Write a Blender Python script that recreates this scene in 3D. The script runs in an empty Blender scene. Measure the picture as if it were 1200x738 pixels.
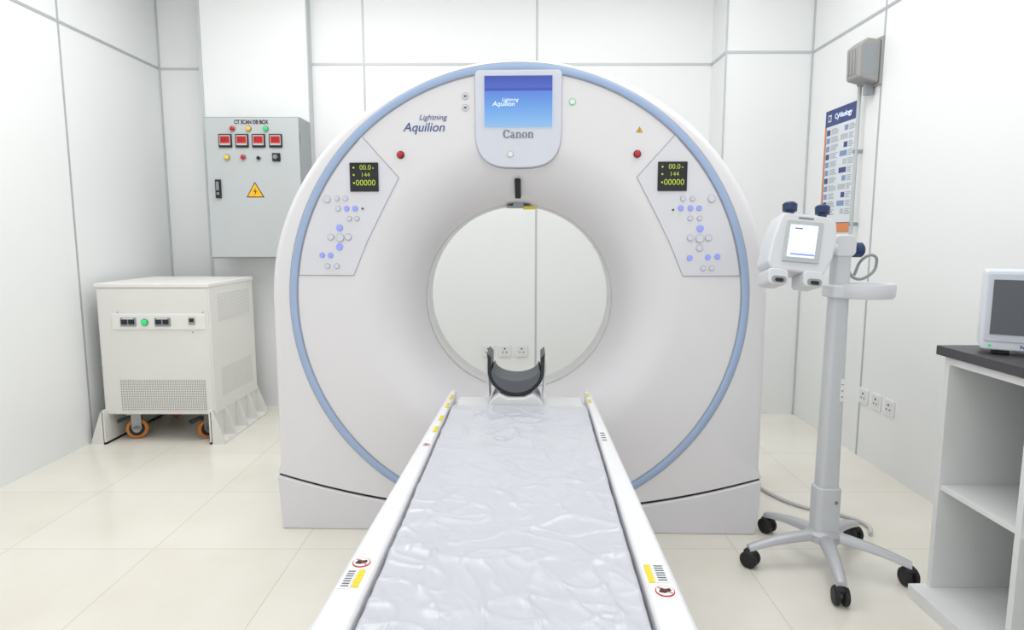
import bpy, bmesh, math, random
from math import sin, cos, pi, radians, atan2, sqrt
from mathutils import Vector, noise, Matrix

scene = bpy.context.scene
COL = scene.collection
random.seed(3)

# ------------------------------------------------------------------ materials
def lin(c):
    return tuple((v/12.92 if v <= .04045 else ((v+.055)/1.055)**2.4) for v in c)

def M(name, rgb, rough=.5, metal=0, emit=0, var=.02, scale=6, bump=0, bscale=40, coat=0, alpha=None):
    m = bpy.data.materials.new(name); m.use_nodes = True
    nt = m.node_tree; b = nt.nodes['Principled BSDF']
    c = lin([v/255 for v in rgb])
    tc = nt.nodes.new('ShaderNodeTexCoord')
    n = nt.nodes.new('ShaderNodeTexNoise'); n.inputs['Scale'].default_value = scale
    nt.links.new(tc.outputs['Object'], n.inputs['Vector'])
    mx = nt.nodes.new('ShaderNodeMix'); mx.data_type = 'RGBA'
    mx.inputs[6].default_value = (*[v*(1-var) for v in c], 1)
    mx.inputs[7].default_value = (*[min(1, v*(1+var)) for v in c], 1)
    nt.links.new(n.outputs['Fac'], mx.inputs[0])
    nt.links.new(mx.outputs[2], b.inputs['Base Color'])
    b.inputs['Roughness'].default_value = rough
    b.inputs['Metallic'].default_value = metal
    if coat: b.inputs['Coat Weight'].default_value = coat
    if emit:
        nt.links.new(mx.outputs[2], b.inputs['Emission Color'])
        b.inputs['Emission Strength'].default_value = emit
    if bump:
        n2 = nt.nodes.new('ShaderNodeTexNoise'); n2.inputs['Scale'].default_value = bscale
        nt.links.new(tc.outputs['Object'], n2.inputs['Vector'])
        bp = nt.nodes.new('ShaderNodeBump'); bp.inputs['Strength'].default_value = bump
        bp.inputs['Distance'].default_value = .01
        nt.links.new(n2.outputs['Fac'], bp.inputs['Height'])
        nt.links.new(bp.outputs['Normal'], b.inputs['Normal'])
    return m

def dots_mat(name, base, dot, pitch, radius, ax1=0, ax2=2):
    m = M(name, base, .5)
    nt = m.node_tree; b = nt.nodes['Principled BSDF']
    tc = nt.nodes.new('ShaderNodeTexCoord'); sp = nt.nodes.new('ShaderNodeSeparateXYZ')
    nt.links.new(tc.outputs['Object'], sp.inputs[0])
    def mth(op, a, b_=None):
        k = nt.nodes.new('ShaderNodeMath'); k.operation = op
        for i, v in enumerate((a, b_)):
            if v is None: continue
            if isinstance(v, (int, float)): k.inputs[i].default_value = v
            else: nt.links.new(v, k.inputs[i])
        return k.outputs[0]
    def cell(o):
        return mth('SUBTRACT', mth('FRACT', mth('MULTIPLY', mth('ADD', o, 10), 1/pitch)), .5)
    u = cell(sp.outputs[ax1]); v = cell(sp.outputs[ax2])
    d = mth('SQRT', mth('ADD', mth('MULTIPLY', u, u), mth('MULTIPLY', v, v)))
    f = mth('LESS_THAN', d, radius)
    mx = nt.nodes.new('ShaderNodeMix'); mx.data_type = 'RGBA'
    mx.inputs[6].default_value = (*lin([q/255 for q in base]), 1)
    mx.inputs[7].default_value = (*lin([q/255 for q in dot]), 1)
    nt.links.new(f, mx.inputs[0]); nt.links.new(mx.outputs[2], b.inputs['Base Color'])
    return m

def tile_mat():
    m = M('floor_tiles', (240, 236, 222), .18)
    nt = m.node_tree; b = nt.nodes['Principled BSDF']
    tc = nt.nodes.new('ShaderNodeTexCoord'); mp = nt.nodes.new('ShaderNodeMapping')
    mp.inputs['Location'].default_value = (1.38+5.6, -2.338+5.5, 0)
    nt.links.new(tc.outputs['Object'], mp.inputs[0])
    br = nt.nodes.new('ShaderNodeTexBrick')
    br.offset = 0; br.inputs['Scale'].default_value = 1
    br.inputs['Brick Width'].default_value = .56; br.inputs['Row Height'].default_value = .55
    br.inputs['Mortar Size'].default_value = .0025; br.inputs['Mortar Smooth'].default_value = .3
    br.inputs['Color1'].default_value = (*lin([v/255 for v in (240, 237, 228)]), 1)
    br.inputs['Color2'].default_value = (*lin([v/255 for v in (237, 233, 223)]), 1)
    br.inputs['Mortar'].default_value = (*lin([v/255 for v in (218, 214, 204)]), 1)
    nt.links.new(mp.outputs[0], br.inputs['Vector'])
    n = nt.nodes.new('ShaderNodeTexNoise'); n.inputs['Scale'].default_value = 2.2; n.inputs['Detail'].default_value = 6
    nt.links.new(tc.outputs['Object'], n.inputs['Vector'])
    cr = nt.nodes.new('ShaderNodeValToRGB')
    cr.color_ramp.elements[0].position = .3; cr.color_ramp.elements[0].color = (.94, .93, .90, 1)
    cr.color_ramp.elements[1].position = .6; cr.color_ramp.elements[1].color = (1, 1, 1, 1)
    nt.links.new(n.outputs['Fac'], cr.inputs[0])
    mx = nt.nodes.new('ShaderNodeMix'); mx.data_type = 'RGBA'; mx.blend_type = 'MULTIPLY'; mx.inputs[0].default_value = 1
    nt.links.new(br.outputs['Color'], mx.inputs[6]); nt.links.new(cr.outputs[0], mx.inputs[7])
    nt.links.new(mx.outputs[2], b.inputs['Base Color'])
    return m

def screen_mat():
    m = M('main_screen', (60, 100, 200), .2, emit=1)
    nt = m.node_tree; b = nt.nodes['Principled BSDF']
    tc = nt.nodes.new('ShaderNodeTexCoord'); sp = nt.nodes.new('ShaderNodeSeparateXYZ')
    nt.links.new(tc.outputs['Generated'], sp.inputs[0])
    cr = nt.nodes.new('ShaderNodeValToRGB'); e = cr.color_ramp.elements
    e[0].position = 0; e[0].color = (*lin((.58, .78, .96)), 1)
    e[1].position = 1; e[1].color = (*lin((.25, .36, .74)), 1)
    for p, c in ((.25, (.48, .71, .95)), (.5, (.40, .62, .92)), (.70, (.36, .54, .90)), (.72, (.17, .28, .66)), (.78, (.28, .40, .80)), (.97, (.22, .32, .70))):
        k = e.new(p); k.color = (*lin(c), 1)
    nt.links.new(sp.outputs[2], cr.inputs[0])
    nt.links.new(cr.outputs[0], b.inputs['Emission Color']); b.inputs['Emission Strength'].default_value = .88
    b.inputs['Base Color'].default_value = (.02, .02, .04, 1)
    for l in list(nt.links):
        if l.to_socket == b.inputs['Base Color']: nt.links.remove(l)
    return m

WALL = M('wall_panel_white', (240, 242, 242), .4, var=.006)
CEIL = M('ceiling_white', (244, 244, 242), .7)
ALU = M('aluminium_strip', (180, 184, 188), .35, .1)
ALUW = M('pale_strip', (196, 200, 203), .35, .05)
FLOOR = tile_mat()
SHELL = M('gantry_white', (235, 233, 236), .32, var=.006)
SHELL2 = M('gantry_skirt', (229, 228, 232), .35, var=.006)
LINER = M('bore_liner', (240, 240, 238), .35)
BLUE = M('ring_blue', (165, 187, 221), .35)
BLACK = M('black_plastic', (22, 23, 26), .35)
DARK = M('dark_gap', (40, 40, 44), .8)
GREYL = M('grey_line', (170, 172, 180), .5)
PANELW = M('panel_white', (228, 228, 234), .35)
SCREENP = M('screen_surround', (218, 222, 233), .3)
BTN = M('button_pale', (220, 222, 234), .3)
BTNRING = M('button_rim', (165, 167, 180), .4)
BTNBLUE = M('button_blue', (135, 150, 240), .3, emit=.4)
REDB = M('red_button', (205, 30, 35), .3)
REDK = M('red_button_rim', (90, 40, 45), .4)
GREENL = M('green_lamp', (30, 190, 105), .3, emit=.6)
GREENP = M('pale_green_lamp', (110, 200, 150), .4, emit=.2)
YELL = M('yellow_lamp', (240, 190, 40), .3, emit=.3)
YELLOW = M('label_yellow', (232, 214, 40), .5)
ORANGEY = M('hazard_yellow', (246, 188, 25), .5)
WHITE = M('label_white', (240, 240, 240), .5)
NAVY = M('lettering_navy', (66, 90, 155), .5)
GREYT = M('lettering_grey', (116, 121, 136), .5)
GREYLOGO = M('wordmark_grey', (132, 136, 150), .5)
TXTW = M('lettering_white', (225, 235, 252), .5, emit=.45)
TXTB = M('lettering_black', (25, 25, 28), .5)
DIGIT = M('digit_green', (175, 195, 60), .4, emit=.5)
CREAM = M('power_unit_white', (230, 229, 225), .45)
CREAM2 = M('power_unit_lid', (236, 235, 231), .45)
GREYCAB = M('cabinet_grey', (192, 197, 198), .4)
GREYCAB2 = M('cabinet_grey_dark', (152, 157, 161), .4)
ORANGE = M('caster_orange', (200, 122, 45), .5)
STEEL = M('steel', (150, 152, 155), .3, .8)
SILVER = M('silver_paint', (196, 198, 202), .35, .3)
RUBBER = M('rubber_black', (28, 28, 30), .6)
INJW = M('injector_white', (222, 224, 228), .35)
POLEC = M('pole_grey', (210, 213, 217), .35, .05)
KNOB = M('knob_blue', (36, 56, 96), .35)
SHELFW = M('laminate_white', (235, 237, 237), .4)
TOPD = M('worktop_charcoal', (72, 70, 74), .45, var=.1, scale=60)
MONW = M('monitor_white', (224, 228, 236), .35)
MONS = M('monitor_glass', (86, 90, 96), .15)
CLOTH = M('table_cover', (203, 205, 213), .30, var=.02, coat=.25)
PAD = M('pad_grey', (96, 100, 106), .6)
CARBON = M('carbon_black', (34, 36, 40), .35)
SCRW = M('injector_screen', (232, 240, 250), .3, emit=.6)
TABW = M('table_white', (236, 236, 239), .35, var=.006)
SPK = M('speaker_grey', (160, 160, 158), .5)
POSTN = M('poster_navy', (58, 72, 128), .5)
POSTW = M('poster_pale', (226, 231, 238), .5)
POSTB = M('poster_blue', (130, 155, 195), .5)
POSTO = M('poster_orange', (225, 140, 80), .5)
CABLE = M('cable_pale', (205, 206, 206), .5)
VENT = dots_mat('vent_perforated', (228, 227, 223), (138, 137, 134), .0105, .34)
VENTS = dots_mat('side_vent', (228, 227, 223), (204, 203, 198), .014, .33, 1, 2)
SOCKF = M('socket_face', (228, 230, 232), .4)

# ------------------------------------------------------------------ helpers
def link(o, parent=None):
    COL.objects.link(o)
    if parent: o.parent = parent
    return o

def finish(name, bm, mat, parent=None, loc=(0, 0, 0), rot=(0, 0, 0), smooth=35, bevel=0, seg=3):
    bmesh.ops.recalc_face_normals(bm, faces=bm.faces)
    me = bpy.data.meshes.new(name); bm.to_mesh(me); bm.free()
    for p in me.polygons: p.use_smooth = True
    me.materials.append(mat)
    if not bevel: me.set_sharp_from_angle(angle=radians(smooth))
    o = bpy.data.objects.new(name, me); link(o, parent)
    o.location = loc; o.rotation_euler = rot
    if bevel:
        md = o.modifiers.new('bevel', 'BEVEL'); md.width = bevel; md.segments = seg
        md.limit_method = 'ANGLE'; md.angle_limit = radians(35); md.harden_normals = True
    return o

def add_box(bm, x0, x1, y0, y1, z0, z1):
    v = [bm.verts.new(p) for p in ((x0, y0, z0), (x1, y0, z0), (x1, y1, z0), (x0, y1, z0), (x0, y0, z1), (x1, y0, z1), (x1, y1, z1), (x0, y1, z1))]
    for f in ((0, 1, 2, 3), (4, 5, 6, 7), (0, 1, 5, 4), (1, 2, 6, 5), (2, 3, 7, 6), (3, 0, 4, 7)):
        bm.faces.new([v[i] for i in f])

def box(name, x0, x1, y0, y1, z0, z1, mat, parent=None, bevel=0, **k):
    cx, cy, cz = (x0+x1)/2, (y0+y1)/2, (z0+z1)/2
    bm = bmesh.new(); add_box(bm, x0-cx, x1-cx, y0-cy, y1-cy, z0-cz, z1-cz)
    k.setdefault('loc', (cx, cy, cz))
    return finish(name, bm, mat, parent, bevel=bevel, **k)

def boxes(name, lst, mat, parent=None, bevel=0, **k):
    bm = bmesh.new()
    for b in lst: add_box(bm, *b)
    return finish(name, bm, mat, parent, bevel=bevel, **k)

def add_prism(bm, pts, a0, a1, plane='xz'):
    def P(u, v, w):
        return {'xz': (u, w, v), 'xy': (u, v, w), 'yz': (w, u, v)}[plane]
    A = [bm.verts.new(P(u, v, a0)) for u, v in pts]
    B = [bm.verts.new(P(u, v, a1)) for u, v in pts]
    n = len(pts)
    bm.faces.new(A); bm.faces.new(B[::-1])
    for i in range(n): bm.faces.new((A[i], A[(i+1) % n], B[(i+1) % n], B[i]))

def prism(name, pts, a0, a1, mat, parent=None, plane='xz', bevel=0, **k):
    bm = bmesh.new(); add_prism(bm, pts, a0, a1, plane)
    return finish(name, bm, mat, parent, bevel=bevel, **k)

def rrect(cx, cz, w, h, r, n=6):
    out = []
    for sx, sz, a0 in ((1, 1, 0), (-1, 1, 90), (-1, -1, 180), (1, -1, 270)):
        for i in range(n+1):
            a = radians(a0+90*i/n)
            out.append((cx+sx*(w/2-r)+r*cos(a), cz+sz*(h/2-r)+r*sin(a)))
    return out

def add_lathe(bm, prof, axis='z', c=(0, 0, 0), n=32):
    rings = []
    for r, h in prof:
        ring = []
        for i in range(n):
            a = 2*pi*i/n; u, v = r*cos(a), r*sin(a)
            p = {'z': (u, v, h), 'y': (u, h, v), 'x': (h, u, v)}[axis]
            ring.append(bm.verts.new((p[0]+c[0], p[1]+c[1], p[2]+c[2])))
        rings.append(ring)
    for a, b in zip(rings, rings[1:]):
        for i in range(n): bm.faces.new((a[i], a[(i+1) % n], b[(i+1) % n], b[i]))
    bm.faces.new(rings[0]); bm.faces.new(rings[-1][::-1])

def lathe(name, prof, mat, parent=None, axis='z', c=(0, 0, 0), n=32, **k):
    bm = bmesh.new(); add_lathe(bm, prof, axis, (0, 0, 0), n)
    return finish(name, bm, mat, parent, loc=c, **k)

def from_curve(name, cu, mat, parent):
    t = bpy.data.objects.new('tmp', cu); COL.objects.link(t)
    bpy.context.view_layer.update()
    dg = bpy.context.evaluated_depsgraph_get()
    me = bpy.data.meshes.new_from_object(t.evaluated_get(dg)); me.name = name
    bpy.data.objects.remove(t); bpy.data.curves.remove(cu)
    me.materials.clear(); me.materials.append(mat)
    return link(bpy.data.objects.new(name, me), parent)

def text(body, x, z, size, mat, parent, y=0, align='CENTER', rot=(pi/2, 0, 0), shear=0, name='lettering', bold=0, sx=1):
    cu = bpy.data.curves.new('t', 'FONT'); cu.body = body; cu.size = size
    cu.align_x = align; cu.align_y = 'CENTER'; cu.extrude = .0004; cu.shear = shear; cu.offset = bold
    o = from_curve(name, cu, mat, parent)
    o.location = (x, y, z); o.rotation_euler = rot; o.scale = (sx, 1, 1)
    return o

def tube(name, pts, r, mat, parent=None):
    cu = bpy.data.curves.new('c', 'CURVE'); cu.dimensions = '3D'; cu.bevel_depth = r; cu.bevel_resolution = 4; cu.use_fill_caps = True
    s = cu.splines.new('BEZIER'); s.bezier_points.add(len(pts)-1); s.resolution_u = 10
    for b, p in zip(s.bezier_points, pts):
        b.co = p; b.handle_left_type = b.handle_right_type = 'AUTO'
    o = from_curve(name, cu, mat, parent)
    for p in o.data.polygons: p.use_smooth = True
    return o

def thing(name, label, cat, loc=(0, 0, 0), rotz=0):
    e = bpy.data.objects.new(name, None); e.empty_display_size = .1
    link(e); e.location = loc; e.rotation_euler = (0, 0, rotz)
    e['label'] = label; e['category'] = cat
    return e

def struct(o):
    o['kind'] = 'structure'; return o

# serif wordmark, drawn glyph by glyph
def wordmark(parent, x, y, z, h, mat):
    bm = bmesh.new()
    def arc(cx, cz, rx, rz, ix, iz, a0, a1, n=22):
        prev = None
        for i in range(n+1):
            a = radians(a0+(a1-a0)*i/n)
            o_ = (cx+rx*cos(a), cz+rz*sin(a)); i_ = (cx+ix*cos(a), cz+iz*sin(a))
            cur = [bm.verts.new((p[0], -.0005/h, p[1])) for p in (o_, i_)]
            if prev: bm.faces.new((prev[0], cur[0], cur[1], prev[1]))
            prev = cur
    def poly(pts): bm.faces.new([bm.verts.new((a, -.0005/h, b)) for a, b in pts])
    def rect(x0, x1, z0, z1): poly(((x0, z0), (x1, z0), (x1, z1), (x0, z1)))
    arc(.62, .68, .64, .72, .30, .54, 50, 310, 30)
    poly([(.80, 1.10), (1.12, 1.38), (1.12, .88), (.96, .90)])
    poly([(.80, .26), (1.14, .44), (1.04, .10), (.84, .06)])
    def a_(x0):
        arc(x0+.32, .27, .34, .30, .07, .17, 60, 300)
        arc(x0+.34, .70, .32, .32, .08, .20, 0, 165)
        rect(x0+.38, x0+.68, .05, .72); rect(x0+.38, x0+.86, 0, .12)
    def n_(x0):
        rect(x0+.08, x0+.36, .05, .98); rect(x0-.02, x0+.46, 0, .12); poly([(x0-.02, .84), (x0+.36, 1.0), (x0+.36, .84)])
        arc(x0+.54, .66, .38, .36, .10, .22, 0, 150)
        rect(x0+.64, x0+.92, .05, .68); rect(x0+.54, x0+1.02, 0, .12)
    def o_(x0): arc(x0+.46, .49, .48, .52, .17, .40, 0, 360, 36)
    a_(1.26); n_(2.16); o_(3.24); n_(4.24)
    o = finish('lettering', bm, mat, parent, loc=(x-h*2.62, y, z))
    o.scale = (h, h, h)
    return o

# ------------------------------------------------------------------ room
XL, XR = -2.45, 1.90
H = 3.0
struct(boxes('floor', [(XL-.1, XR+.1, -1.6, 4.8, -.1, 0)], FLOOR))
struct(boxes('ceiling', [(XL-.1, XR+.1, -1.6, 4.8, H, H+.1)], CEIL))
struct(boxes('wall_left', [(XL-.1, XL, -1.6, 4.8, 0, H)], WALL))
struct(boxes('wall_right', [(XR, XR+.1, -1.6, 4.8, 0, H)], WALL))
struct(prism('wall_back', [(XL, 4.62), (-2.07, 4.62), (-2.07, 4.42), (-1.36, 4.42), (-1.36, 4.5), (1.35, 4.5), (1.35, 4.21), (XR, 4.21), (XR, 4.8), (XL, 4.8)], 0, H, WALL, plane='xy'))
t = .003; v_ = .002; zs = 2.345; w = .008
trims = [
 (XL, XL+t, -1.6, 4.62, zs-w, zs+w, ALU), (XL, XL+v_, 3.612, 3.625, 0, H, ALU),
 (XL, -2.12, 4.62-t, 4.62, zs-w, zs+w, ALUW), (XL, XL+.010, 4.610, 4.62, 0, H, ALUW),
 (-2.115, -2.07, 4.585, 4.62, 0, H, ALUW), (-2.075, -2.055, 4.415, 4.42, 0, H, ALUW),
 (-1.36, -1.352, 4.42, 4.5, 0, H, ALUW),
 (-1.36, 1.35, 4.5-t, 4.5, zs-w, zs+w, ALUW),
 (-1.007, -.993, 4.5-v_, 4.5, 0, H, ALUW), (.161, .175, 4.5-v_, 4.5, 0, H, ALUW),
 (1.344, 1.352, 4.206, 4.5, zs-w, zs+w, ALUW), (1.346, 1.356, 4.205, 4.212, 0, H, ALUW),
 (1.35, XR, 4.21-t, 4.21, zs-w, zs+w, ALUW),
 (XR-t, XR, -1.6, 4.21, zs-w, zs+w, ALU), (XR-v_, XR, 3.406, 3.419, 0, H, ALU),
 (XR-.010, XR, 4.200, 4.21, 0, H, ALUW),
]
for i, tr in enumerate(trims):
    struct(boxes('trim_%d' % (i+1), [tr[:6]], tr[6]))

# ------------------------------------------------------------------ CT gantry
G = thing('ct_scanner', 'large white ring-shaped CT scanner with pale blue rim', 'ct scanner', (.020, 2.49, 0), radians(-1.7))
CZ = .945
A_, B_ = .984, .922
def zbot(x): return .085+.15*(x/A_)**2
def Rout2(a):
    c, s = cos(a), sin(a)
    if s >= 0: return 1/sqrt((c/A_)**2+(s/B_)**2), 1
    t1 = A_/abs(c) if abs(c) > 1e-6 else 9
    lo, hi = 0, 2
    for _ in range(40):
        m_ = (lo+hi)/2
        if CZ+m_*s > zbot(m_*c): lo = m_
        else: hi = m_
    return (t1, 1) if t1 < lo-1e-6 else (lo, .12)
ac = atan2(zbot(A_)-CZ, A_)
angs = sorted([2*pi*i/216-pi/2 for i in range(216)]+[ac-.0004, pi-ac+.0004])
RB = .405; BZ = CZ-.018
loops = [('o', .16, .79), ('o', .05, .785), ('o', .012, .765), ('o', 0, .72), ('o', 0, .40), ('o', 0, .10), ('o', .004, .055), ('o', .013, .024), ('o', .026, .007), ('o', .04, 0)]
loops += [('c', .86, 0), ('c', .74, 0), ('c', .635, 0)]
for i in range(1, 15):
    tt = i/14*pi/2
    loops.append(('c', .635-(.635-RB)*sin(tt), .30-.30*cos(tt)))
bm = bmesh.new(); rings = []
for m_, v, y in loops:
    ring = []
    k = 0 if m_ == 'o' else max(0, min(1, (.635-v)/(.635-RB)))
    for a in angs:
        R, q = Rout2(a)
        if v >= .05 and m_ == 'o': q = 1
        r = R-v*q if m_ == 'o' else min(v, R-.045-(.86-v)*.2)
        ring.append(bm.verts.new((r*cos(a), y, CZ+(BZ-CZ)*k+r*sin(a))))
    rings.append(ring)
n = len(angs)
for a, b in zip(rings, rings[1:]):
    for i in range(n): bm.faces.new((a[i], a[(i+1) % n], b[(i+1) % n], b[i]))
finish('housing', bm, SHELL, G, smooth=40)
def tube_surface(name, prof, mat):
    bm = bmesh.new(); rings = []
    for r, y in prof:
        rings.append([bm.verts.new((r*cos(2*pi*i/160), y, BZ+r*sin(2*pi*i/160))) for i in range(160)])
    for a, b in zip(rings, rings[1:]):
        for i in range(160): bm.faces.new((a[i], a[(i+1) % 160], b[(i+1) % 160], b[i]))
    return finish(name, bm, mat, G, smooth=50)
tube_surface('bore_groove', [(RB, .30), (RB+.006, .301), (RB+.006, .306), (RB, .307)], GREYL)
tube_surface('bore_liner', [(RB, .307), (RB-.008, .309), (RB-.008, .36), (RB+.002, .37), (RB, .48), (.42, .53), (.45, .60), (.50, .68), (.58, .74), (.70, .79)], LINER)
def arc_band(name, r0, r1, y, a0, a1, mat, n=180, th=.006):
    bm = bmesh.new(); prev = None
    for i in range(n+1):
        a = radians(a0+(a1-a0)*i/n)
        prof = [(r0, .01), (r0, y+th*.4), (r0+th*.5, y), (r1-th*.5, y), (r1, y+th*.4), (r1, .01)]
        cur = [bm.verts.new((r*cos(a), yy, CZ+r*sin(a))) for r, yy in prof]
        if prev:
            for j in range(5): bm.faces.new((prev[j], prev[j+1], cur[j+1], cur[j]))
        prev = cur
    return finish(name, bm, mat, G, smooth=50)
arc_band('rim_band', .867, .894, -.008, -68, 248, BLUE)
arc_band('rim_edge', .892, .898, -.005, -68, 248, GREYL)
arc_band('rim_edge', .863, .868, -.004, -68, 248, GREYL)
xs = [A_*(-1+2*i/40) for i in range(41)]
sk = [(-.965, 0), (.965, 0)]+[(x*.995, zbot(x)-.007) for x in reversed(xs)]
prism('base_skirt', sk, -.008, .76, SHELL2, G, bevel=.006)
sk2 = [(-.93, .05), (.93, .05)]+[(x*.990, zbot(x)+.004) for x in reversed(xs)]
prism('seam_gap', sk2, .006, .74, DARK, G)
def fx(u): return (u-606)*.00328+.004
def fz(v): return 1.604-.00321*(v-150)
cen = (1.81+1.46)/2
shield = []
for i in range(7):
    a = radians(0+90*i/6); shield.append((.145+.018*cos(a), 1.795+.018*sin(a)))
for i in range(7):
    a = radians(90+90*i/6); shield.append((-.145+.018*cos(a), 1.795+.018*sin(a)))
for i in range(0, 21):
    a = pi+pi*i/20
    cx_ = cos(a); sx_ = sin(a)
    shield.append((.163*(abs(cx_)**.62)*(1 if cx_ > 0 else -1), 1.60+.145*(-(abs(sx_)**.75))))
D = prism('display_panel', shield, -.010, .12, SCREENP, G, bevel=.005, loc=(.004, 0, 0))
D['label'] = 'pale shield-shaped panel above the bore'
sh2 = [((x)*1.010, (z-cen)*1.007+cen) for x, z in shield]
prism('panel_border', sh2, -.003, .11, GREYL, D)
box('screen', -.127, .127, -.014, -.008, fz(150), fz(92), screen_mat(), D)
text('Lightning', -.062, 1.703, .017, TXTW, D, -.0155, shear=.25, align='LEFT')
text('Aquilion', -.098, 1.688, .025, TXTW, D, -.0155, shear=.25, align='LEFT')
wordmark(D, 0, -.0106, fz(162.5), .0220, GREYLOGO)
b = lathe('indicator', [(.012, 0), (.012, -.002)], GREYL, D, 'y', (-.03, -.010, fz(181)))
lathe('indicator_face', [(.010, 0), (.010, -.002)], WHITE, b, 'y', (0, -.001, 0))
def control_panel(s, blist):
    inner = [(425, 160), (467, 208), (450, 240), (428, 283), (411, 324), (347, 324)]
    pts = [(fx(u)-.004, fz(v)) for u, v in inner]
    a0 = atan2(pts[-1][1]-CZ, pts[-1][0]); a1 = atan2(pts[0][1]-CZ, pts[0][0])
    if a0 < 0: a0 += 2*pi
    for i in range(0, 15):
        a = a0+(a1-a0)*i/14
        pts.append((.860*cos(a), CZ+.860*sin(a)))
    pts = pts[:5]+pts[6:-1]
    pts = [(s*x, z) for x, z in pts]
    mx = sum(p[0] for p in pts)/len(pts); mz = sum(p[1] for p in pts)/len(pts)
    big = [((x-mx)*1.012+mx, (z-mz)*1.012+mz) for x, z in pts]
    P = prism('control_panel', pts, -.004, .01, PANELW, G)
    prism('panel_border', big, -.0025, .008, GREYL, P)
    dx = s*(fx(427)-.004)
    dsp = box('readout', dx-.055, dx+.055, -.010, .0, fz(224), fz(190), BLACK, P, bevel=.002)
    zc = (fz(224)+fz(190))/2
    for tx, zz, sz in (('00.0', 196, .026), ('144', 204.5, .024), ('00000', 214, .031)):
        text(tx, .006, fz(zz)-zc, sz, DIGIT, dsp, y=-.0055, bold=-.0003)
    for zz in (196, 204.5, 214):
        box('symbol', -.042, -.036, -.0062, -.004, fz(zz)-zc-.003, fz(zz)-zc+.003, DIGIT, dsp)
    box('symbol', .034, .038, -.0062, -.004, fz(196)-zc-.004, fz(196)-zc, DIGIT, dsp)
    for u, v, r, bl in blist:
        b = lathe('button', [(r*.00315+.001, 0), (r*.00315+.001, -.002), (r*.00315, -.003)], BTNRING, P, 'y', (s*(fx(u)-.004), -.003, fz(v)), n=20)
        lathe('button_cap', [(r*.00315-.001, 0), (r*.00315-.001, -.004), (r*.0026, -.0055)], BTNBLUE if bl == 1 else (BLACK if bl == 2 else BTN), b, 'y', (0, -.001, 0), n=20)
bl = [(382, 233, 4.5, 0), (394, 232, 3, 0), (404, 232, 3, 0), (395, 244, 3.2, 0), (405, 244, 3.2, 1), (415, 244, 3.2, 1), (424, 244, 1.2, 2),
      (408, 256, 3, 0), (417, 256, 3, 0), (396, 267, 4, 1), (385, 278, 4, 0), (406, 278, 4, 0), (396, 279, 5, 0), (395, 290, 4, 1),
      (374, 300, 3.2, 1), (384, 300, 3.2, 1), (380, 313, 3.2, 0), (391, 313, 3.2, 0)]
control_panel(1, bl)
bl2 = [(381, 233, 4.5, 0), (403, 233, 3, 0), (414, 233, 3, 0), (395, 244, 3.2, 1), (405, 244, 3.2, 1), (416, 244, 3.2, 1), (425, 246, 1.2, 2),
       (394, 256, 3, 0), (405, 256, 3, 0), (393, 268, 4, 1), (383, 279, 4, 0), (404, 279, 4, 0), (393, 280, 5, 0), (393, 291, 4, 0),
       (404, 303, 3.2, 1), (372, 301, 3.2, 1), (383, 302, 3.2, 1), (378, 315, 3.2, 0), (388, 315, 3.2, 0)]
control_panel(-1, bl2)
for s in (-1, 1):
    u = 469 if s < 0 else 743
    e = lathe('emergency_button', [(.0145, 0), (.0145, -.006), (.013, -.008)], REDK, G, 'y', (fx(u), 0, fz(181)))
    lathe('button_cap', [(.0105, 0), (.0105, -.008), (.007, -.011)], REDB, e, 'y', (0, -.006, 0))
text('Lightning', fx(507), fz(138), .029, NAVY, G, -.001, shear=.25)
text('Aquilion', fx(496.5), fz(149.5), .047, NAVY, G, -.001, shear=.25, bold=.0003)
for v in (114, 127):
    b = lathe('icon', [(.013, 0), (.013, -.002)], GREYL, G, 'y', (fx(545), 0, fz(v)))
    lathe('icon_face', [(.011, 0), (.011, -.001)], PANELW, b, 'y', (0, -.002, 0))
    box('icon_mark', -.005, .005, -.0045, -.003, -.004, .004, GREYT, b)
b = lathe('indicator_lamp', [(.013, 0), (.013, -.003)], GREENP, G, 'y', (fx(668), 0, fz(121)))
lathe('lamp_face', [(.010, 0), (.010, -.002)], WHITE, b, 'y', (0, -.003, 0))
def warn(parent, x, z, y, s, mat=ORANGEY):
    a = prism('warning_sign', [(-s*1.12, -s*.62), (s*1.12, -s*.62), (0, s*1.28)], -.001, 0, TXTB, parent, loc=(x, y, z))
    prism('sign_face', [(-s*.94, -s*.51), (s*.94, -s*.51), (0, s*1.08)], -.002, 0, mat, a)
    prism('sign_bolt', [(s*.10, s*.55), (-s*.20, s*.08), (0, s*.08), (-s*.08, -s*.36), (s*.20, s*.18), (s*.02, s*.18)], -.003, 0, TXTB, a)
warn(G, fx(745), fz(154), 0, .011)
box('laser_window', -.012, .012, -.007, .007, -.06, .06, BLACK, G, bevel=.004, loc=(0, .105, BZ+.457), rot=(radians(58), 0, 0))
box('laser_bracket', -.022, .022, .235, .30, BZ+.391, BZ+.411, GREYCAB2, G, bevel=.003)
box('bracket_plate', -.05, .05, .25, .33, BZ+.389, BZ+.397, GREYCAB2, G)
box('warning_label', .02, .075, .246, .252, BZ+.381, BZ+.393, YELLOW, G)

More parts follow.
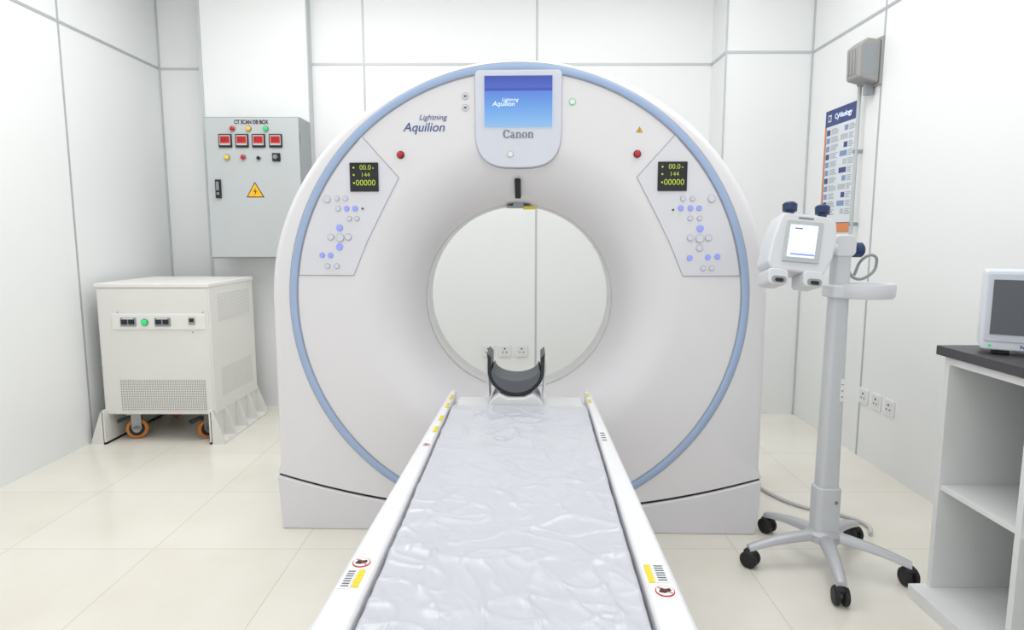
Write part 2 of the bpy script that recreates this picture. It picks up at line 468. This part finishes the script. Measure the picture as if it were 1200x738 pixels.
# ------------------------------------------------------------------ patient table
T = thing('patient_table', 'long white scanner couch leading into the bore', 'patient table', (.001, 1.40, 0), radians(-1.7))
Y0, Y1 = -.95, 1.04
def xo(y): return .290*(1.055-.068*(y+.49))
def xi(y): return .238+.007*(y+.49)
for s in (-1, 1):
    def prf(y):
        i, o = xi(y), xo(y); W = o-i
        return [(i, .561), (i, .594), (i+.005, .600), (o-.011, .600), (o-.003, .593), (o, .55), (o-.008, .52), (i+.01, .51), (i, .52)]
    bm = bmesh.new()
    A1 = [bm.verts.new((s*x, Y0, z)) for x, z in prf(Y0)]
    B1 = [bm.verts.new((s*x, Y1, z)) for x, z in prf(Y1)]
    bm.faces.new(A1); bm.faces.new(B1[::-1])
    for i in range(len(A1)): bm.faces.new((A1[i], A1[(i+1) % len(A1)], B1[(i+1) % len(A1)], B1[i]))
    finish('side_rail', bm, TABW, T, bevel=.003)
prism('bed_tray', [(-xi(Y0)-.002, Y0), (xi(Y0)+.002, Y0), (xi(Y1)+.002, Y1-.03), (-xi(Y1)-.002, Y1-.03)], .515, .560, TABW, T, plane='xy')
box('bed_end', -.235, .235, .845, Y1-.02, .560, .580, TABW, T, bevel=.006)
box('lower_frame', -.20, .20, Y0+.05, Y1-.15, .40, .515, TABW, T, bevel=.02)
prism('pedestal', [(-.6, .40), (.80, .40), (.84, .12), (.84, .0), (-.66, .0), (-.66, .12)], -.21, .21, SHELL2, T, plane='yz', bevel=.02)
def flat(name, x0, x1, y0, y1, mat, z=.6, parent=T):
    return box(name, x0, x1, y0, y1, z, z+.0012, mat, parent)
def round_mark(x, y, r, parent=T):
    a = lathe('prohibition_mark', [(r, 0), (r, .0014)], REDB, parent, 'z', (x, y, .6))
    lathe('mark_face', [(r*.90, 0), (r*.90, .0006)], WHITE, a, 'z', (0, 0, .0014))
    prism('mark_hand', [(-r*.68, -r*.3), (-r*.1, -r*.5), (r*.65, -r*.05), (r*.55, r*.4), (r*.05, r*.25), (-.35*r, r*.5)], .002, .0026, TXTB, a, plane='xy')
    box('mark_bar', -r*.88, r*.88, -r*.05, r*.05, .0026, .003, REDB, a, rot=(0, 0, -.7))
flat('warning_label', -.267, -.255, -.375, -.318, YELLOW); flat('text_label', -.288, -.269, -.38, -.318, WHITE)
for k in range(7): flat('label_print', -.285, -.272, -.374+k*.008, -.3725+k*.008, GREYT, .6014)
round_mark(-.270, -.292, .0165)
flat('warning_label', .248, .259, -.345, -.285, YELLOW); flat('text_label', .262, .284, -.345, -.285, WHITE)
for k in range(7): flat('label_print', .265, .281, -.339+k*.008, -.3375+k*.008, GREYT, .6014)
round_mark(.270, -.372, .0165)
for y, x in ((.50, -.254), (.62, -.254), (.78, -.254), (.90, -.254)):
    flat('warning_label', x-.006, x+.005, y, y+.06, YELLOW)
flat('text_label', -.268, -.250, .42, .48, WHITE); round_mark(-.259, .38, .010)
for y, x in ((.86, .255), (.95, .255)):
    flat('warning_label', x-.004, x+.006, y, y+.045, YELLOW)
flat('text_label', .250, .268, .42, .52, WHITE)
for k in range(4): flat('label_print', .252, .266, .43+k*.022, .436+k*.022, GREYT, .6014)

# mattress with wrinkled cover
nx, ny = 120, 420
bm = bmesh.new(); grid = []
L0, L1 = -.93, .84
def ridge(v, p):
    return max(0, 1-abs(noise.noise(v))*2.2)**p
def wr(x, y):
    wv = .35*noise.noise_vector(Vector((x*3.5, y*3, 2)))
    a = ridge(Vector((x*2.2+2.2*y, y*3.2-1.8*x, 1.3))+wv, 5)
    b = ridge(Vector((x*7-3.5*y, y*5+6*x, 4))+wv*1.5, 6)
    c = ridge(Vector((x*10+6*y, y*14, 9))+wv, 7)
    d = noise.noise(Vector((x*4, y*3, 7)))
    e = ridge(Vector((x*26, y*18+10*x, 3))+wv, 5)
    return .0045*a+.0042*b+.0032*c+.004*d+.0012*e-.006
for j in range(ny+1):
    y = L0+(L1-L0)*j/ny; row = []
    for i in range(nx+1):
        s = -1+2*i/nx
        hw = xi(y)-.0025-.0015*abs(noise.noise(Vector((6*y, 5 if s > 0 else 2, 0))))
        x = hw*s
        e = min(1, (1-abs(s))*hw/.012); ee = min(1, (y-L0)/.03, (L1-y)/.02)
        prof_ = sqrt(max(0, 1-(1-e)**2))*sqrt(max(0, 1-(1-ee)**2))
        z = .5625+.040*prof_+wr(x, y)*prof_
        row.append(bm.verts.new((x, y, z)))
    grid.append(row)
for j in range(ny):
    for i in range(nx): bm.faces.new((grid[j][i], grid[j][i+1], grid[j+1][i+1], grid[j+1][i]))
border = [v for v in grid[0]]+[grid[j][nx] for j in range(1, ny+1)]+[grid[ny][i] for i in range(nx-1, -1, -1)]+[grid[j][0] for j in range(ny-1, 0, -1)]
low = [bm.verts.new((v.co.x, v.co.y, .5612)) for v in border]
for i in range(len(border)):
    k = (i+1) % len(border); bm.faces.new((border[i], border[k], low[k], low[i]))
bm.faces.new(low)
mat_ = finish('mattress', bm, CLOTH, None, loc=(.001, 1.40, 0), rot=(0, 0, radians(-1.7)), smooth=80)
mat_['label'] = 'thin mattress under a wrinkled pale plastic cover on the couch'; mat_['category'] = 'mattress'

# head rest
HR = thing('head_rest', 'black curved head holder with grey pad at the couch end', 'head rest', (.016, 2.34, .581), radians(-1.7))
def U(rx, rz, top, n=24, cz=.13):
    return [(rx*cos(pi+pi*i/n), cz+rz*sin(pi+pi*i/n)) for i in range(n+1)]
outer = [(-.106, .195), (-.103, .17)]+U(.103, .092, 0)+[(.103, .17), (.106, .195)]
inner = [(.090, .180)]+U(.090, .080, 0)[::-1]+[(-.090, .180)]
prism('cradle', outer+inner, -.06, .10, CARBON, HR, bevel=.002)
pad = U(.0895, .0795, 0)+[(.080*cos(-pi*i/20)*1.05, .140+.045*sin(-pi*i/20)) for i in range(0, 21)]
prism('pad', pad, -.066, .10, PAD, HR, bevel=.002)
bm = bmesh.new()
add_prism(bm, [(-.10, 0), (.10, 0), (.085, .03), (.06, .05), (.03, .035), (-.03, .035), (-.06, .05), (-.085, .03)], -.09, .10)
finish('base', bm, TABW, HR, bevel=.004)
for s in (-1, 1):
    prism('side_fin', [(s*.098, .02), (s*.108, .02), (s*.111, .15), (s*.105, .17)], -.03, .08, TABW, HR)

# ------------------------------------------------------------------ power unit
P = thing('power_unit', 'off-white metal power cabinet with perforated vent on orange casters', 'power unit', (-2.045, 3.93, 0))
box('cabinet_body', -.3215, .3215, -.305, .31, .165, .915, CREAM, P, bevel=.006)
box('lid', -.326, .326, -.315, .315, .905, .93, CREAM2, P, bevel=.006)
box('front_door', -.312, .312, -.312, -.30, .172, .898, CREAM, P, bevel=.003)
box('switch_strip', -.235, .295, -.318, -.30, .665, .755, CREAM2, P, bevel=.003)
box('front_vent', -.215, .275, -.3145, -.30, .19, .375, VENT, P)
for x in (-.139, .056):
    b = box('breaker', x-.045, x+.045, -.324, -.31, .685, .735, GREYCAB2, P, bevel=.003)
    box('breaker_switch', -.036, -.006, -.014, -.005, -.012, .014, BLACK, b)
    box('breaker_switch', .006, .036, -.014, -.005, -.012, .014, BLACK, b)
    box('breaker_label', -.03, .03, -.009, -.006, .016, .022, WHITE, b)
b = lathe('indicator_lamp', [(.021, 0), (.021, -.006)], STEEL, P, 'y', (-.046, -.318, .707))
lathe('lamp_lens', [(.016, 0), (.014, -.012), (.006, -.016)], GREENL, b, 'y', (0, -.005, 0))
b = box('socket', .205, .24, -.324, -.31, .695, .735, GREYCAB2, P)
box('socket_face', -.012, .012, -.009, -.006, -.004, .014, BLACK, b)
for x, zz in ((.222, .65), (-.2, .765), (.285, .765)):
    lathe('screw', [(.004, 0), (.004, -.002)], STEEL, P, 'y', (x, -.312, zz), n=12)
box('side_vent', .318, .3235, -.2, .24, .70, .86, VENTS, P); box('side_vent', .318, .3235, -.2, .24, .25, .42, VENTS, P)
for s in (-1, 1):
    bm = bmesh.new()
    add_box(bm, s*.30, s*.314, -.35, .31, 0, .20)
    add_box(bm, s*.30, s*.385, -.35, .31, 0, .012)
    for y0, y1 in ((-.35, -.338), (-.19, -.178), (-.02, -.008), (.14, .152), (.298, .31)):
        add_prism(bm, [(s*.31, .012), (s*.383, .012), (s*.383, .022), (s*.322, .19), (s*.31, .19)], y0, y1)
    finish('foot_bracket', bm, CREAM, P)
for x, y, a in ((-.185, -.23, .35), (.235, -.23, .7), (-.19, .22, .2), (.22, .22, .3)):
    c = box('caster', x-.045, x+.045, y-.045, y+.045, .155, .166, STEEL, P, rot=(0, 0, a))
    lathe('wheel', [(.058, -.014), (.060, 0), (.058, .014)], ORANGE, c, 'y', (-.0, 0, -.0985), n=36)
    lathe('tyre', [(.040, -.017), (.041, -.018), (.041, .018), (.040, .017)], RUBBER, c, 'y', (0, 0, -.0985), n=36)
    lathe('hub', [(.022, -.026), (.022, .026)], STEEL, c, 'y', (0, 0, -.0985), n=24)
    boxes('fork', [(-.026, .026, -.026, -.020, -.10, 0), (-.026, .026, .020, .026, -.10, 0)], STEEL, c)
    box('brake_pedal', -.10, -.03, -.02, .02, -.045, -.03, BLACK, c, rot=(0, -.3, 0))

# ------------------------------------------------------------------ electrical cabinet on the column
E = thing('electrical_cabinet', 'grey wall-mounted electrical distribution box with meters and lamps', 'electrical box', (-1.663, 4.42, 1.05))
box('enclosure', -.307, .307, -.205, 0, 0, .90, GREYCAB2, E, bevel=.004)
box('door', -.300, .300, -.22, -.203, .007, .893, GREYCAB, E, bevel=.006)
def ex(u): return (u-297)*.00545
def ez(v): return .90-(v-136)*.0054
text('CT SCAN DB BOX', ex(297), ez(142.5), .034, TXTB, E, -.2215, bold=.001, sx=.78)
def lamp(u, v, mt, r=.016):
    b = lathe('indicator_lamp', [(r*1.15, 0), (r*1.15, -.008)], STEEL, E, 'y', (ex(u), -.22, ez(v)), n=20)
    lathe('lamp_lens', [(r*.85, 0), (r*.75, -.012), (r*.4, -.017)], mt, b, 'y', (0, -.007, 0), n=20)
for u, v, mt in ((275, 150, REDB), (294, 150, YELL), (314, 150, GREENL), (267, 183, YELL), (286, 183, REDB)): lamp(u, v, mt)
lamp(304, 184, BLACK, .012)
for u in (266, 285.5, 305, 325):
    b = box('meter', ex(u)-.042, ex(u)+.042, -.23, -.22, ez(164)-.042, ez(164)+.042, BLACK, E, bevel=.003)
    box('meter_face', -.034, .034, -.0075, -.005, -.028, .034, GREYCAB, b)
    box('meter_display', -.030, .030, -.009, -.006, -.016, .028, REDB, b)
    text('221', 0, .006, .034, TXTB, b, -.0095)
b = box('rotary_switch', ex(325)-.026, ex(325)+.026, -.23, -.22, ez(183)-.026, ez(183)+.026, BLACK, E, bevel=.003)
lathe('switch_knob', [(.016, 0), (.014, -.02)], STEEL, b, 'y', (0, -.005, 0))
b = box('handle', ex(255)-.018, ex(255)+.018, -.235, -.22, ez(231), ez(209), BLACK, E, bevel=.004)
lathe('lock', [(.009, 0), (.009, -.004)], STEEL, b, 'y', (0, -.0075, -.03), n=16)
box('handle_lever', -.01, .01, -.014, -.007, -.01, .045, STEEL, b, bevel=.002)
warn(E, ex(298), ez(224), -.22, .052)
boxes('hinge', [(.300, .309, -.215, -.20, .1, .16), (.300, .309, -.215, -.20, .42, .48), (.300, .309, -.215, -.20, .74, .80)], STEEL, E)

# ------------------------------------------------------------------ wall sockets
def socket(x, y, z, rz, group, label):
    s = thing('wall_socket', label, 'wall socket', (x, y, z), rz); s['group'] = group
    prism('plate', rrect(0, 0, .084, .084, .008), -.008, 0, WHITE, s, bevel=.002)
    prism('face', rrect(0, 0, .062, .062, .006), -.0095, -.006, SOCKF, s)
    for dx, dz, r in ((0, .014, .006), (-.013, -.010, .0045), (.013, -.010, .0045)):
        lathe('pin_hole', [(r, 0), (r, -.001)], DARK, s, 'y', (dx, -.0093, dz), n=14)
    return s
for x in (-.170, -.052, .068): socket(x, 4.496, .385, 0, 'wall sockets behind the scanner', 'white square wall socket with round pin holes')
for y in (3.37, 3.25, 3.135): socket(XR, y, .34, -pi/2, 'wall sockets beside the injector stand', 'white square wall socket low on the side wall')

# ------------------------------------------------------------------ poster
PO = thing('poster', 'navy and white information poster with pictures and orange edge', 'poster', (XR-.001, 3.80, 1.22), -pi/2)
box('sheet', -.18, .18, -.004, 0, 0, .715, POSTN, PO)
box('orange_strip', -.18, .18, -.0055, -.002, .0, .05, POSTO, PO); box('orange_edge', -.18, -.163, -.0055, -.002, .05, .62, POSTO, PO)
box('text_area', -.157, .172, -.0055, -.002, .055, .62, POSTW, PO)
box('logo', -.145, -.11, -.0055, -.002, .648, .688, POSTW, PO)
box('logo_mark', -.138, -.117, -.007, -.004, .656, .680, NAVY, PO)
text('CyVisology', .03, .668, .042, TXTW, PO, -.006, bold=.0006)
rnd = random.Random(5)
for j in range(11):
    z = .568-j*.047
    box('picture', -.150, -.110, -.0065, -.004, z, z+.032, POSTB if j % 3 else POSTN, PO)
    box('picture', .015 if j % 2 else .055, .095, -.0065, -.004, z+.004, z+.034, (POSTB, GREYCAB, POSTN)[j % 3], PO)
    for k in range(4):
        box('print_line', -.095, -.095+.06+.03*rnd.random(), -.0065, -.004, z+.003+k*.009, z+.0055+k*.009, GREYT, PO)
        box('print_line', .108, .108+.035+.025*rnd.random(), -.0065, -.004, z+.003+k*.009, z+.0055+k*.009, GREYT, PO)

# ------------------------------------------------------------------ wall device + conduit
S = thing('wall_speaker', 'small grey ridged box on a bracket high on the wall', 'wall device', (XR, 3.48, 1.98), -pi/2)
prism('case', [(-.01, .0), (-.12, .03), (-.125, .19), (-.08, .225), (-.01, .215)], -.065, .065, SPK, S, plane='yz', bevel=.012)
box('wall_plate', -.075, .075, -.012, 0, -.01, .23, SPK, S, bevel=.003)
box('side_cover', .063, .067, -.105, -.03, .04, .19, GREYCAB2, S, bevel=.001)
for k in range(3): box('front_ridge', -.038+k*.03, -.028+k*.03, -.1285, -.12, .05, .175, SPK, S, bevel=.001)
box('bracket', -.015, .015, -.05, -.01, -.05, .01, GREYCAB2, S, bevel=.002)
C = thing('wall_conduit', 'thin grey cable conduit running down the wall', 'conduit', (1.865, 3.555, 1.19))
lathe('pipe', [(.010, 0), (.010, .86)], GREYCAB, C, 'z')
for z in (.06, .45, .80): box('clip', -.014, .035, -.006, .006, z, z+.02, GREYCAB2, C)

# ------------------------------------------------------------------ injector stand
I = thing('injector_stand', 'wheeled pole stand carrying a dual-head contrast injector', 'injector stand', (1.14, 2.227, 0))
lathe('hub', [(.055, .095), (.062, .10), (.06, .125), (.045, .14)], SILVER, I)
for a in (184, 112, 40, -32, -104):
    bm = bmesh.new(); secs = []
    for i in range(9):
        t_ = i/8; r = .03+.25*t_
        z = .118-.02*t_-.025*t_**2.5; hw = .026-.010*t_; hh = .015-.005*t_
        secs.append([bm.verts.new((r, dy, z+dz)) for dy, dz in ((-hw, -hh), (-hw, hh*.3), (-hw*.5, hh), (hw*.5, hh), (hw, hh*.3), (hw, -hh))])
    for p, q in zip(secs, secs[1:]):
        for j in range(6): bm.faces.new((p[j], p[(j+1) % 6], q[(j+1) % 6], q[j]))
    bm.faces.new(secs[0]); bm.faces.new(secs[-1][::-1])
    leg = finish('leg', bm, SILVER, I, rot=(0, 0, radians(a)), smooth=60)
    c = lathe('caster', [(.012, .028), (.012, .066)], STEEL, leg, 'z', (.272, 0, 0), n=16)
    bm = bmesh.new()
    for s in (-1, 1): add_lathe(bm, [(.026, s*.005), (.031, s*.008), (.031, s*.020), (.026, s*.024)], 'y', (.0, 0, .031), 24)
    finish('wheel', bm, RUBBER, c, rot=(0, 0, radians(a*1.7)))
    lathe('wheel_hood', [(.02, .045), (.024, .058), (.014, .068)], RUBBER, c, 'z', n=20)
prism('sleeve', rrect(0, 0, .088, .075, .02), .12, .30, POLEC, I, plane='xy', bevel=.006)
lathe('sleeve_screw', [(.006, 0), (.006, -.004)], STEEL, I, 'y', (.02, -.0375, .25), n=12)
bm = bmesh.new()
lo_ = [bm.verts.new((x, y, .29)) for x, y in rrect(0, 0, .074, .06, .018)]
hi_ = [bm.verts.new((x, y, 1.17)) for x, y in rrect(0, 0, .058, .05, .016)]
bm.faces.new(lo_); bm.faces.new(hi_[::-1])
for i in range(len(lo_)): bm.faces.new((lo_[i], lo_[(i+1) % len(lo_)], hi_[(i+1) % len(lo_)], hi_[i]))
finish('pole', bm, POLEC, I, smooth=50)
box('pole_label', .012, .026, -.0325, -.029, .62, .70, WHITE, I)
for k in range(3): box('label_print', .015, .022, -.0332, -.032, .635+k*.022, .638+k*.022, GREYT, I)
prism('top_joint', rrect(0, 1.165, .075, .075, .02), -.032, .032, INJW, I, bevel=.006)
lathe('tilt_knob', [(.022, .038), (.026, .042), (.026, .068), (.02, .074)], KNOB, I, 'x', (0, 0, 1.15), n=14)
lathe('arm', [(.02, -.10), (.02, -.03)], INJW, I, 'x', (0, -.02, 1.155), n=24)
bm = bmesh.new(); rg = []
for sc, z in ((.70, .982), (.93, .984), (.99, .992), (1.0, 1.026), (.97, 1.034), (.80, 1.034), (.76, 1.028), (.74, .998), (.05, .997)):
    rg.append([bm.verts.new((.086+.100*sc*cos(2*pi*i/40), -.01+.080*sc*sin(2*pi*i/40), z)) for i in range(40)])
for p, q in zip(rg, rg[1:]):
    for i in range(40): bm.faces.new((p[i], p[(i+1) % 40], q[(i+1) % 40], q[i]))
bm.faces.new(rg[0]); bm.faces.new(rg[-1][::-1])
finish('tray', bm, INJW, I, smooth=50)
box('tray_clamp', -.042, .045, -.045, .04, .985, 1.03, INJW, I, bevel=.008)
tube('hose', [(.03, .02, 1.10), (.06, .01, 1.05), (.10, .0, 1.06), (.125, 0, 1.10), (.115, 0, 1.13), (.085, .01, 1.12), (.06, .02, 1.06)], .005, GREYCAB2, I)
# injector head
hd = [(-.080, .095), (-.068, .116), (.085, .112), (.108, .098), (.112, .040), (.098, -.03), (.070, -.088), (-.100, -.080), (-.118, -.058), (-.104, .02)]
Hh = prism('injector_head', hd, -.050, .050, INJW, I, bevel=.009, loc=(-.180, -.06, 1.148), rot=(radians(-14), radians(5), 0))
prism('screen_frame', [(-.074, -.052), (.048, -.052), (.062, .088), (-.058, .088)], -.057, -.049, GREYCAB, Hh, bevel=.003)
prism('touch_screen', [(-.060, -.036), (.030, -.036), (.042, .072), (-.048, .072)], -.060, -.052, SCRW, Hh)
box('screen_print', -.035, -.01, -.0612, -.0595, .058, .062, NAVY, Hh)
box('screen_print', -.05, .03, -.0612, -.0595, -.030, -.024, BTNBLUE, Hh)
for x in (-.042, .068):
    k = lathe('manual_knob', [(.013, .108), (.014, .122), (.023, .126), (.024, .148), (.018, .154)], KNOB, Hh, 'z', (x, -.03, 0), n=16)
for x in (-.086, .030):
    b = prism('syringe_holder', rrect(x, -.105, .066, .052, .014), -.062, .03, INJW, Hh, bevel=.005)
    prism('holder_port', rrect(x+.002, -.116, .046, .022, .010), -.065, -.05, GREYCAB2, b)
    prism('port_core', rrect(x+.002, -.118, .028, .012, .006), -.0665, -.05, BLACK, b)
box('head_lettering', -.02, .03, -.0515, -.049, .096, .101, GREYT, Hh)

# floor cable
cb = tube('power_cable', [(1.05, 3.22, .010), (1.17, 3.0, .010), (1.20, 2.85, .010), (1.28, 2.71, .010), (1.40, 2.63, .010), (1.47, 2.52, .010), (1.44, 2.44, .010)], .008, CABLE)
cb['label'] = 'pale grey cable trailing across the floor to the stand'; cb['category'] = 'cable'

# ------------------------------------------------------------------ shelf unit, worktop, monitor
U_ = thing('shelf_unit', 'white open-fronted shelf cabinet under a dark worktop', 'shelf unit', (1.65, 1.6, 0))
for y0 in (-.42, .05, .385):
    box('side_panel', -.27, .24, y0, y0+.02, .045, .818, SHELFW, U_, bevel=.001)
box('back_panel', .23, .245, -.42, .405, .045, .818, SHELFW, U_)
box('bottom_board', -.325, .245, -.42, .415, 0, .045, SHELFW, U_, bevel=.002)
box('shelf', -.262, .23, .07, .385, .382, .40, SHELFW, U_, bevel=.001)
box('shelf', -.262, .23, -.40, .05, .382, .40, SHELFW, U_, bevel=.001)
box('top_rail', -.27, -.25, -.40, .385, .795, .818, SHELFW, U_)
wt = box('worktop', 1.365, 1.895, 1.15, 2.03, .820, .85, TOPD, bevel=.002)
wt['label'] = 'charcoal laminate worktop on the white shelf cabinet'; wt['category'] = 'worktop'
Mo = thing('monitor', 'white medical monitor with dark screen on the worktop', 'monitor', (1.572, 1.82, .85), radians(-33))
prism('monitor_case', rrect(0, .132, .37, .235, .012), -.05, .07, MONW, Mo, bevel=.006)
prism('bezel', rrect(0, .140, .350, .200, .008), -.054, -.045, M('bezel', (205, 210, 220), .4), Mo, bevel=.002)
box('screen_glass', -.163, .163, -.056, -.05, .062, .222, MONS, Mo)
text('NIHON KOHDEN', -.030, .028, .015, NAVY, Mo, -.0515, bold=.0003)
for x in (-.13, .13): box('foot', x-.02, x+.02, -.03, .05, 0, .018, BLACK, Mo, bevel=.003)
lathe('indicator', [(.004, 0), (.004, -.002)], GREENL, Mo, 'y', (-.16, -.05, .028), n=12)

# ------------------------------------------------------------------ lights
def area(x, y, z, sx, sy, e, rot=(0, 0, 0)):
    l = bpy.data.lights.new('unseen_overhead_light', 'AREA'); l.shape = 'RECTANGLE'; l.size = sx; l.size_y = sy; l.energy = e; l.color = (1, 1, 1)
    o = bpy.data.objects.new('unseen_overhead_light', l); COL.objects.link(o); o.location = (x, y, z); o.rotation_euler = rot
area(-1.3, 2.6, 2.96, 1.0, 1.6, 23)
area(.9, 2.4, 2.96, .9, 1.6, 18)
area(0, .6, 2.96, 1.2, .6, 10)
area(-.2, 3.5, 2.96, 3.2, .5, 15)  # fill added to brighten the back wall, not a known ceiling fixture
wd = bpy.data.worlds.new('world'); scene.world = wd; wd.use_nodes = True
wd.node_tree.nodes['Background'].inputs[0].default_value = (.975, .988, 1, 1)
wd.node_tree.nodes['Background'].inputs[1].default_value = 1.15
scene.view_settings.view_transform = 'Standard'
scene.view_settings.exposure = 0

cam = bpy.data.cameras.new('camera'); cam.lens = 22.5; cam.sensor_width = 36; cam.clip_start = .02
co = bpy.data.objects.new('camera', cam); COL.objects.link(co)
co.location = (0, 0, 1.2); co.rotation_euler = (radians(90-7.1), 0, 0)
scene.camera = co
